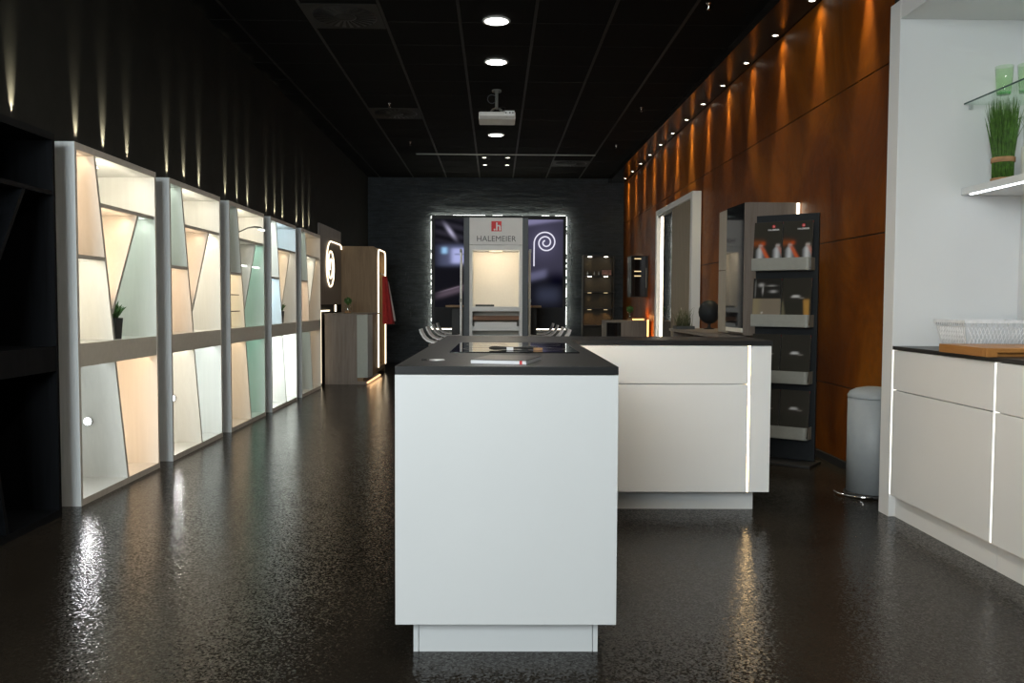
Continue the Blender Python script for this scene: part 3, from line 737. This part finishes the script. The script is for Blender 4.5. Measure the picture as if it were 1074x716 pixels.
# low far cabinet with amber LED and plant
t = thing('low_cabinet', 'low grey wood cabinet with orange backlight at the far rust wall', 'cabinet', (1.62, 12.3, 0))
B('body', 0, .60, 0, .5, .08, .83, GREYBROWN, t, .002)
B('glass_front', .01, .22, -.006, -.001, .40, .80, GLASSBLK, t)
B('plinth', .04, .56, .04, .46, 0, .079, BLACK, t)
for q in ((.606, .628, 0, .02, .2, .845), (.42, .628, .40, .43, .832, .85)): part_label(B('led_strip', *q, LED_O, t), 'glowing orange strip')
light('AREA', 'amber_led', (2.26, 12.36, .5), 1.5, (1, .42, .13), (1, 0, 0), .05, .6)
light('AREA', 'amber_led', (2.18, 12.7, .87), 1.2, (1, .42, .13), (.8, 0, 1), .3, .03)
def jar_plant(loc, label, r=.045):
    t = thing('jar_plant', label, 'plant', loc, 0, 'green balls in glass jars')
    MB().lathe([(0, .003), (r * .95, .003), (r, .05), (r * .8, .10), (r * .86, .12), (r * .8, .12), (r * .75, .10), (r * .95, .05)], CLEAR).build('jar', t)
    MB().lathe([(0, .004), (r * .85, .004), (r * .85, .03), (0, .035)], RAFFIA).build('soil', t)
    mb = MB(); rnd = random.Random(5)
    mb.tube([(0, 0, .03), (0, 0, .12)], .004, LEAF, 5)
    for k in range(160):
        a = rnd.uniform(0, 2 * PI); cz = rnd.uniform(-1, 1); q = math.sqrt(1 - cz * cz); d = Vector((q * math.cos(a), q * math.sin(a), cz))
        o = Vector((0, 0, .165)); s_ = d.orthogonal().normalized() * .010
        p = o + d * rnd.uniform(.03, .05)
        mb.quad([p - s_, p + d * .012 - s_ * .2, p + s_ + d * .004, p - d * .012], LEAF)
    mb.lathe([(0, .125), (.03, .14), (.042, .165), (.03, .19), (0, .205)], LEAF, n=12)
    mb.build('foliage', t)
jar_plant((2.00, 12.5, .83), 'small green ball plant in glass jar on the far low cabinet')

# ------------------------------------------------------------------ left far corner
t = thing('spiral_light_panel', 'dark wall panel with glowing spiral line beyond the display cabinets', 'light panel', (XL, 10.92, 0))
B('board', .002, .03, 0, 1.48, 1.05, 2.10, GREYBROWN, t)
pts = []
cy, cz = .62, 1.53
N = 90
for k in range(N):
    f = k / (N - 1); a = f * 2 * PI * 2.35; rr = .345 - .275 * f ** .85
    pts.append((.040, .66 - rr * .92 * math.sin(a), 1.565 + rr * math.cos(a)))
pts = [(.040, 1.475, 1.85), (.040, 1.44, 1.895), (.040, 1.35, 1.91), (.040, 1.0, 1.912)] + pts
part_label(MB().tube(pts, .0078, LED_A, 6).build('light_line', t), 'glowing warm white spiral line')
t = thing('light_frame', 'glowing angular light line around the low wood cabinet', 'light strip', (XL, 10.98, 0))
B('upright_line', .004, .022, 0, .03, .02, .975, LED_A, t); B('cross_line', .004, .022, .0305, .60, .958, .975, LED_A, t); B('short_line', .004, .022, 1.05, 1.08, .95, 1.045, LED_A, t)
PANELG = plain('pale_green_grey_panel', (.34, .38, .35), .5, var=.04)
t = thing('counter_cabinet', 'low dark wood cabinet with grey and steel panels in the far left corner', 'cabinet', (-2.24, 11.1, 0))
B('body', 0, .50, .02, 1.25, .04, .915, OAK, t, .001)
B('front_panel', 0, .42, 0, .019, .04, .915, GREYBROWN, t)
B('grey_panel', .421, .56, 0, .019, .09, .915, PANELG, t)
MB().prism([(.50, .02), (.56, .02)] + [(.56 - .0 + .02 * math.sin(PI * k / 8), .02 + .42 * k / 8) for k in range(9)] + [(.50, .44)], 'z', .09, .915, BRUSHED).build('steel_panel', t)
B('top_board', -.005, .565, -.005, 1.25, .916, .932, GREYBROWN, t, .001)
B('base_board', 0, .545, 0, 1.25, 0, .039, GREYBROWN, t)
part_label(B('led_strip', .546, .56, .02, 1.25, .012, .03, LED_P, t), 'glowing warm strip at floor level')
light('AREA', 'plinth_led', (-1.66, 11.75, .04), .5, (1, .62, .3), (1, 0, -.6), 1.2, .02)
jar_plant((-1.98, 11.35, .932), 'small green ball plant in glass jar on the low wood cabinet', .05)
# tall wood wardrobe with arch light
t = thing('coat_niche', 'tall rounded wood wardrobe with glowing arch and coats, far left corner', 'wardrobe', (-2.26, 12.40, 0))
H = 1.90
pr = [(0, 0), (.52, 0), (.52, H - .06), (.50, H - .02), (.46, H), (0, H)]
MB().prism(pr, 'y', 0, .03, OAK).build('side_panel', t); MB().prism(pr, 'y', .87, .90, OAK).build('side_panel', t)
B('back_panel', 0, .03, .03, .87, 0, H - .01, OAK, t)
B('top_panel', .03, .47, .03, .87, H - .03, H - .002, OAK, t)
B('base_panel', .03, .52, .03, .87, .05, .12, OAK, t)
arch = [(.535, .06, .12), (.535, .06, H - .14), (.535, .09, H - .07), (.535, .15, H - .04), (.535, .75, H - .04), (.535, .82, H - .07), (.535, .85, H - .14), (.535, .85, .12)]
part_label(MB().tube(arch, .010, LED_A, 6).build('light_arch', t), 'glowing warm white arch line')
B('coat_rail', .50, .53, .061, .839, H - .40, H - .38, CHROME, t)
light('AREA', 'arch_led', (-1.95, 12.85, H - .06), 3, (1, .78, .5), (0, 0, -1), .3, .5)
for nm, m, y, z0, z1, lb, kk in (('coat', RED, 12.62, .76, 1.47, 'red coat hanging from the glowing arch wardrobe', 0), ('coat', PLS, 12.80, .80, 1.40, 'pale coat hanging behind the red one', 1)):
    mb = MB(); prof = []
    for k in range(9):
        f = k / 8; w = .035 + .05 * f; d_ = .03 + .035 * f; z = z1 + (z0 - z1) * f
        prof.append([(.03 + f * .055 + w * math.cos(a) * (1 + .08 * math.sin(5 * a)), d_ * math.sin(a) * (1 + .2 * math.sin(7 * a)), z - z1) for a in [2 * PI * q / 28 for q in range(28)]])
    for A, B2 in zip(prof, prof[1:]):
        for q in range(28):
            mb.quad([A[q], A[(q + 1) % 28], B2[(q + 1) % 28], B2[q]], m)
    mb.bm.faces.new([mb.bm.verts.new(p) for p in prof[-1]]); mb.bm.faces.new([mb.bm.verts.new(p) for p in prof[0]])
    c = thing('coat', lb, 'coat', (-1.685, y, z1)); mb.build('cloth', c)
    MB().tube([(.02, 0, -.01), (.02, 0, .02), (.0, 0, .03), (-.02, 0, .035)], .004, CHROME, 6).build('hook', c)

# ------------------------------------------------------------------ back wall display
t = thing('screen_wall', 'black framed picture wall with glowing halo, centre of the stone wall', 'display panel', (-.02, 15.05, 0))
x0, x1, z0, z1 = -1.12, 1.28, .62, 2.63
B('frame', x0, x1, 0, .06, z0, z1, BLACK, t, .003)
B('wall_mount', x0 + .15, x1 - .15, .0605, .16, z0 + .1, z1 - .1, BLACK, t)
B('lower_panel', x0 + .06, x1 - .06, -.006, -.001, z0 + .03, .99, plain('slate_grey_panel', (.016, .018, .022), .6, var=.05), t)
B('screen', x0 + .06, x1 - .06, -.012, -.0011, 1.0, 2.56, GLASSBLK, t)
picture('screen_picture', x1 - x0 - .12, 1.56, 132, 90, screen_pic, t, (x0 + .06, -.0125, 1.0), 1.0)
# halo
part_label(MB().box(x0 - .004, x0 + .012, .11, .135, z0, z1, LED_H).box(x1 - .012, x1 + .004, .11, .135, z0, z1, LED_H).box(x0, x1, .11, .135, z1 - .012, z1 + .004, LED_H).box(x0, x1, .09, .12, z0 - .02, z0 - .004, LED_W).box(x0 - .022, x0 - .006, .174, .177, z0, z1, LED_N).box(x1 + .006, x1 + .022, .174, .177, z0, z1, LED_N).box(x0, x1, .174, .177, z1 + .006, z1 + .022, LED_N).build('halo_light', t), 'glowing white halo strip')
# spiral drawn on the screen
sp = []; cx, cz = .91, 2.155; N = 110
for k in range(N):
    f = k / (N - 1); a = PI - f * 2 * PI * 2.2; r_ = .205 - .170 * f ** .9
    sp.append((cx + r_ * math.cos(a), -.02, cz + r_ * math.sin(a)))
sp = [(cx - .207, -.02, cz - .42), (cx - .206, -.02, cz - .15)] + sp
part_label(MB().tube(sp, .0125, emit('screen_spiral', (.88, .86, 1), .95), 6).build('light_line', t), 'glowing lilac white spiral line')

# HALEMEIER tower
tw = thing('display_tower', 'tall white display tower with red logo and lit cream niche', 'display stand', (0, 12.6, 0))
Z = 2.345; xa, xb_ = -.39, .40
for x, w in ((xa - .085, .082), (xb_ + .003, .082)): B('side_post', x, x + w, 0, .45, 0, Z, BLUEGREY, tw, .002)
B('sign_panel', xa, xb_, -.004, .04, 1.948, Z, WHITE2, tw, .001)
mb = MB(); mb.box(xa, xa + .045, 0, .45, 0, 1.943, WHITE); mb.box(xb_ - .045, xb_, 0, .45, 0, 1.943, WHITE); mb.box(xa + .045, xb_ - .045, 0, .45, 1.865, 1.943, WHITE); mb.box(xa + .045, xb_ - .045, .041, .45, 1.95, Z, WHITE)
mb.build('frame', tw)
mb = MB(); mb.box(xa + .046, xb_ - .046, .40, .44, 0, 1.86, WARMWHITE); mb.build('back_panel', tw)
B('shelf', xa + .046, xb_ - .046, -.02, .399, .955, 1.025, WHITE, tw)
B('drawer', xa + .046, xb_ - .046, .06, .38, .82, .885, plain('orange_brown_wood', (.22, .10, .045), .5, var=.1), tw)
B('drawer', xa + .08, xb_ - .08, .0, .38, .70, .795, WHITE, tw)
B('drawer', xa + .046, xb_ - .046, -.01, .38, .665, .735, WHITE, tw)
B('drawer', xa + .046, xb_ - .046, -.01, .38, .30, .60, WHITE, tw)
B('top_light', xa + .30, xb_ - .30, .10, .16, 1.852, 1.864, GREYSIL, tw)
light('AREA', 'niche_led', (0.0, 12.66, 1.85), 2.6, (1, .80, .56), (0, .55, -.83), .62, .03)
light('SPOT', 'niche_spot', (0.02, 12.74, 1.84), 3.0, (1, .86, .66), (0, .15, -1), angle=100, blend=1, radius=.02)
MB().prism([(-.065, 2.145), (.085, 2.145), (.085, 2.295), (-.065, 2.295)], 'y', -.007, -.0045, LOGORED).build('logo_patch', tw)
text_mesh('logo_letters', '.h', .16, WHITEPRINT, tw, (.022, -.008, 2.162), (R(90), 0, 0), .001, bold=.004)
text_mesh('lettering', 'HALEMEIER', .118, INK, tw, (.008, -.006, 1.995), (R(90), 0, 0), .001, sx=1.0)
tag(B('tray', -.30, -.02, 12.60, 12.72, 1.026, 1.055, POT), 'dark flat tray standing in the lit niche of the tower', 'tray')
for x, w, m, lb in ((-.515, .022, WHITE, 'opened white door panel left of the display tower'), (.49, .022, BEIGE, 'opened beige door panel right of the display tower')):
    t = thing('open_door', lb, 'door', (x, 12.25, 0))
    B('leaf', 0, w, 0, .34, .08, 1.86, m, t)
    for z in (1.84, 1.12): B('hinge', -.006, w + .006, -.006, -.0005, z - .03, z + .02, GREYSIL, t)
    B('foot', 0, w, .02, .30, 0, .0795, BLACK, t)
# high table behind the tower
t = thing('high_table', 'high honey oak table with black slab legs behind the display tower', 'table', (-.02, 13.2, 0))
B('table_top', -.76, .74, 0, 1.45, 1.01, 1.04, TABLEWOOD, t, .002)
B('leg', -.68, -.48, .30, .65, 0, 1.009, BLACK, t, .002); B('leg', .50, .68, .30, .65, 0, 1.009, BLACK, t, .002)
# chairs
SHELL = plain('white_gloss_shell', (.82, .82, .86), .3, var=.03)
def chair(x, y, side, label):
    t = thing('shell_chair', label, 'chair', (x, y, 0), 0 if side < 0 else PI, 'curved shell chairs around the display tower')
    prof = [(0.0, .74), (.015, .69), (.05, .63), (.10, .585), (.17, .56), (.27, .553), (.38, .56), (.43, .57)]
    mb = MB(); th = .014; up = [];
    for i, (a, b_) in enumerate(prof):
        p0 = Vector(prof[max(i - 1, 0)]); p1 = Vector(prof[min(i + 1, len(prof) - 1)]); d_ = (p1 - p0).normalized(); n_ = Vector((-d_.y, d_.x)) * th
        up.append((a + n_.x, b_ + n_.y))
    for i in range(len(prof) - 1):
        mb.prism([prof[i], prof[i + 1], up[i + 1], up[i]], 'y', -.21, .21, SHELL)
    mb.build('shell', t)
    for s_ in (-.17, .17):
        MB().tube([(.36, s_, .545), (.42, s_, .30), (.40, s_, .03), (.36, s_, .012), (.06, s_, .012), (.02, s_, .03), (.06, s_, .30), (.14, s_, .557)], .011, CHROME, 8).build('sled_leg', t)
for k, y in enumerate((11.0, 12.05, 13.15, 14.15)):
    w = ('nearest', 'second', 'third', 'farthest')[k]
    chair(-.98, y, -1, 'white curved shell chair left of the tower, %s of four' % w)
    chair(.98, y, 1, 'curved shell chair right of the tower, %s of four' % w)

# lit shelving on the stone wall, right
t = thing('wall_shelving', 'dark open shelving with warm spots on the stone wall, right of the screen', 'shelving', (1.55, 14.93, 0))
DW = plain('dark_shelf_board', (.018, .014, .008), .4, var=.1); DWB = plain('shelf_back_board', (.045, .034, .016), .55, var=.15)
mb = MB(); mb.box(0, .02, 0, .25, 0, 1.93, DW); mb.box(.54, .56, 0, .25, 0, 1.93, DW); mb.box(.02, .54, 0, .25, 1.91, 1.93, DW); mb.build('frame', t)
B('back_panel', .02, .54, .235, .25, 0, 1.91, DWB, t)
for i, z in enumerate((1.56, 1.27, .97, .67)):
    B('shelf', .021, .539, .01, .234, z, z + .02, DW, t)
for i, z in enumerate((1.909, 1.559, 1.269, .969)):
    for x in (.13, .42):
        MB().lathe([(0, 0), (.035, 0), (.035, -.006), (0, -.007)], LED_S if i < 2 else MATS['dim_warm_lamp'], n=16).build('spot_lens', t, loc=(x, .11, z))
        light('SPOT', 'shelf_spot', (1.55 + x, 15.04, z - .015), .6 if i < 3 else 2.4, (1, .72, .32) if i < 3 else (1, .55, .2), (0, .3, -1), angle=120, blend=1, radius=.02)
tag(B('red_box', 1.90, 2.06, 14.98, 15.08, 1.582, 1.67, plain('red_white_pack', (.5, .25, .2), .5, var=.5, scale=20)), 'red and white pack on the top shelf of the lit shelving', 'box')
for x, lb in ((1.64, 'left'), (1.76, 'middle'), (1.84, 'right')):
    t = thing('bottle', 'tiny bottle on the top shelf of the lit shelving, %s of three' % lb, 'bottle', (x, 15.02, 1.581), 0, 'tiny bottles on the lit shelving')
    MB().lathe([(0, 0), (.012, 0), (.013, .035), (.006, .05), (.006, .065), (0, .066)], GREYPL, n=12).build('flask', t)

# ------------------------------------------------------------------ ceiling things
for k, y in enumerate((6.79, 7.93, 10.2, 11.35, 5.65, 4.5, 3.4, 2.25, 1.1, -.05, -1.2)):
    t = thing('downlight', 'round bright ceiling downlight, ' + ('nearest of the four seen in the middle row', 'second of the four seen in the middle row', 'third of the four, just behind the projector', 'farthest of the four in the middle row', 'over the island, above the picture')[min(k, 4)], 'ceiling light', (0, y, CZ), 0, 'large ceiling downlights' if k < 4 else 'ceiling downlights above the picture')
    MB().lathe([(.095, -.001), (.112, -.001), (.112, -.006), (.095, -.009)], GREYPL, n=36).build('rim', t)
    MB().lathe([(.095, -.004), (0, -.004)], LED_D, n=36).build('diffuser', t)
    light('SPOT', 'downlight_beam', (0, y, CZ - .012), 55, (1, .93, .82), (0, 0, -1), angle=172, blend=1, radius=.09)
for x in (-.18, .18):
    for y in (13.1, 13.8):
        t = thing('small_spot', 'tiny ceiling spot before the stone wall, %s %s of four' % ('near' if y < 13.5 else 'far', 'left' if x < 0 else 'right'), 'ceiling light', (x, y, CZ), 0, 'tiny ceiling spots')
        MB().lathe([(.03, -.001), (.042, -.001), (.042, -.006), (.03, -.008)], GREYPL, n=20).build('rim', t)
        MB().lathe([(.03, -.004), (0, -.004)], LED_S, n=20).build('lens', t)
        light('SPOT', 'spot_beam', (x, y, CZ - .012), 10, (1, .9, .75), (0, 0, -1), angle=70, blend=1, radius=.03)
def vent(x, y, label):
    t = thing('air_vent', label, 'air vent', (x, y, CZ), 0, 'swirl air vents in the ceiling')
    B('plate', -.285, .285, -.285, .285, -.006, -.0025, TGRID, t)
    MB().lathe([(0, -.0065), (.25, -.0065), (.25, -.0075), (0, -.0075)], BLACK, n=40).build('disc', t)
    mb = MB()
    for k in range(24):
        a = 2 * PI * k / 24; c_, s_ = math.cos(a), math.sin(a); c2, s2 = math.cos(a + .12), math.sin(a + .12)
        mb.quad([(.09 * c_, .09 * s_, -.009), (.24 * c_, .24 * s_, -.009), (.24 * c2, .24 * s2, -.013), (.09 * c2, .09 * s2, -.013)], TGRID)
    mb.lathe([(0, -.012), (.07, -.012), (.08, -.009)], TGRID)
    mb.build('vane', t)
vent(-1.185, 6.72, 'large round swirl vent, nearest, left in the ceiling'); vent(-1.185, 10.1, 'round swirl vent in the left half of the ceiling, farther back')
vent(1.20, 13.6, 'air vent at the far right of the ceiling')
for k, (x, y, w) in enumerate(((-1.2, 6.2, 'near left'), (-1.2, 9.6, 'middle left'), (-1.2, 11.9, 'far left'), (1.58, 6.35, 'near right'), (1.66, 9.7, 'middle right'), (1.70, 12.0, 'far right'))):
    t = thing('sprinkler', 'small metal sprinkler head on the ceiling, %s' % w, 'sprinkler', (x, y, CZ), 0, 'ceiling sprinklers')
    MB().lathe([(.02, -.001), (.02, -.004), (.008, -.006), (.008, -.025), (.003, -.035), (.003, -.045), (.014, -.046), (.014, -.048), (0, -.048)], CHROME, n=14).build('head', t)
tag(B('screen_housing', -1.2, 1.5, 12.78, 12.84, CZ - .012, CZ - .003, GREYSIL), 'thin metal slot of a roller screen across the ceiling', 'screen housing')
# projector
t = thing('projector', 'white projector hanging under the ceiling on a metal mount', 'projector', (0.005, 8.85, 0))
B('casing', -.185, .195, -.02, .28, 2.985, 3.065, GREYPL, t, .012)
B('front_grille', -.175, .185, -.024, -.019, 2.99, 3.02, plain('grille_grey', (.30, .29, .27), .5, var=.1), t)
B('socket_panel', .075, .185, -.026, -.0195, 3.024, 3.075, WHITE, t, .002)
mb = MB()
for x in (.09, .13, .16): mb.box(x, x + .015, -.0275, -.0262, 3.045, 3.06, INK)
mb.build('socket', t)
MB().tube([(0, .12, 3.315), (0, .12, 3.12)], .016, GREYSIL, 12).build('mount_pole', t)
MB().lathe([(.05, 3.30), (.05, 3.318), (0, 3.318)], GREYSIL, c=(0, .12)).build('ceiling_flange', t)
mb = MB()
for a in range(4):
    dx, dy = math.cos(a * PI / 2 + .8) * .11, math.sin(a * PI / 2 + .8) * .09
    mb.tube([(0, .12, 3.14), (dx * .6, .12 + dy * .6, 3.11), (dx, .12 + dy, 3.062)], .006, GREYSIL, 6)
mb.tube([(0, .12, 3.13), (.06, .02, 3.12), (.09, -.05, 3.10), (.08, -.04, 3.05)], .003, BLACK, 5)
mb.build('mount_arm', t)
MB().tube([(-.05 + .045 * math.cos(a), .1, 3.22 + .045 * math.sin(a)) for a in [2 * PI * k / 20 for k in range(20)]], .0035, BLUEGREY, 5, closed=True).build('cable_loop', t)
# spots in the soffit along the rust wall
for k in range(13):
    y = 5.27 + .785 * k
    t = thing('wall_washer_spot', 'recessed spot in the soffit over the rust wall, number %s from the stone wall' % ('thirteen twelve eleven ten nine eight seven six five four three two one'.split()[k]), 'spotlight', (2.245, y, 3.247), 0, 'soffit spots along the rust wall')
    MB().lathe([(.022, 0), (.034, 0), (.034, -.004), (.022, -.006)], CHROME, n=20).build('rim', t)
    MB().lathe([(.022, -.003), (0, -.003)], LED_S, n=20).build('lens', t)
    e = random.uniform(.85, 1.15)
    light('SPOT', 'washer_beam', (2.245, y, 3.238), 105 * e, (1, .86, .50), (.05, 0, -1), angle=33, blend=1, radius=.008)
    light('SPOT', 'washer_spill', (2.245, y, 3.238), 7 * e, (1, .82, .48), (.10, 0, -1), angle=120, blend=1, radius=.02)

# ------------------------------------------------------------------ pieces that belong to a part of their thing
NEST = {'brochure': {'printed_picture': 'cover', 'logo_patch': 'cover', 'logo_letters': 'cover', 'lettering': 'cover'},
        'magazine': {'spine_mark': 'pages'}, 'display_tower': {'logo_patch': 'sign_panel', 'lettering': 'sign_panel', 'logo_letters': 'sign_panel'},
        'screen_wall': {'screen_picture': 'screen', 'light_line': 'screen'}, 'open_door': {'hinge': 'leaf'},
        'projector': {'front_grille': 'casing', 'socket_panel': 'casing', 'cable_loop': 'mount_pole', 'ceiling_flange': 'mount_pole'},
        'glass_cabinet': {'handle': 'glass_front', 'light': 'glass_front'}, 'wall_shelving': {'spot_lens': 'frame'},
        'coat_niche': {'light_arch': 'side_panel'}}
base = lambda o: o.name.split('.')[0]
for t in [o for o in COL.objects if o.parent is None and base(o) in NEST]:
    kids = [o for o in COL.objects if o.parent == t]
    for c in kids:
        want = NEST[base(t)].get(base(c))
        if want:
            p = next(o for o in kids if base(o) == want)
            c.parent = p; c.matrix_parent_inverse = p.matrix_basis.inverted()

# ------------------------------------------------------------------ daylight, camera
w = D.worlds.new('sky'); SC.world = w; w.use_nodes = True
w.node_tree.nodes['Background'].inputs['Color'].default_value = (.92, .965, 1, 1)
w.node_tree.nodes['Background'].inputs['Strength'].default_value = 32.0
p = light('AREA', 'window_portal', (-1.3, YF - .22, 2.3), 1, (1, 1, 1), (0, 1, 0), 1.8, 1.6); p.data.cycles.is_portal = True

F, YAW, PITCH, ROLL = 883., R(1.135), R(2.66), R(.25)
f = Vector((math.sin(YAW) * math.cos(PITCH), math.cos(YAW) * math.cos(PITCH), -math.sin(PITCH)))
r0 = Vector((math.cos(YAW), -math.sin(YAW), 0)); u0 = r0.cross(f)
r = math.cos(ROLL) * r0 + math.sin(ROLL) * u0; u = -math.sin(ROLL) * r0 + math.cos(ROLL) * u0
cam = D.objects.new('camera', D.cameras.new('camera')); COL.objects.link(cam)
cam.matrix_world = Matrix(((r.x, u.x, -f.x, 0), (r.y, u.y, -f.y, 0), (r.z, u.z, -f.z, 1.09), (0, 0, 0, 1)))
cam.data.sensor_width = 36; cam.data.lens = F / 1074 * 36; cam.data.clip_start = .05
SC.camera = cam
SC.view_settings.view_transform = 'Standard'; SC.view_settings.look = 'None'
SC.view_settings.exposure = 0; SC.view_settings.gamma = 1; SC.view_settings.use_curve_mapping = False
SC.cycles.max_bounces = 8; SC.cycles.transparent_max_bounces = 16; SC.cycles.sample_clamp_indirect = 10
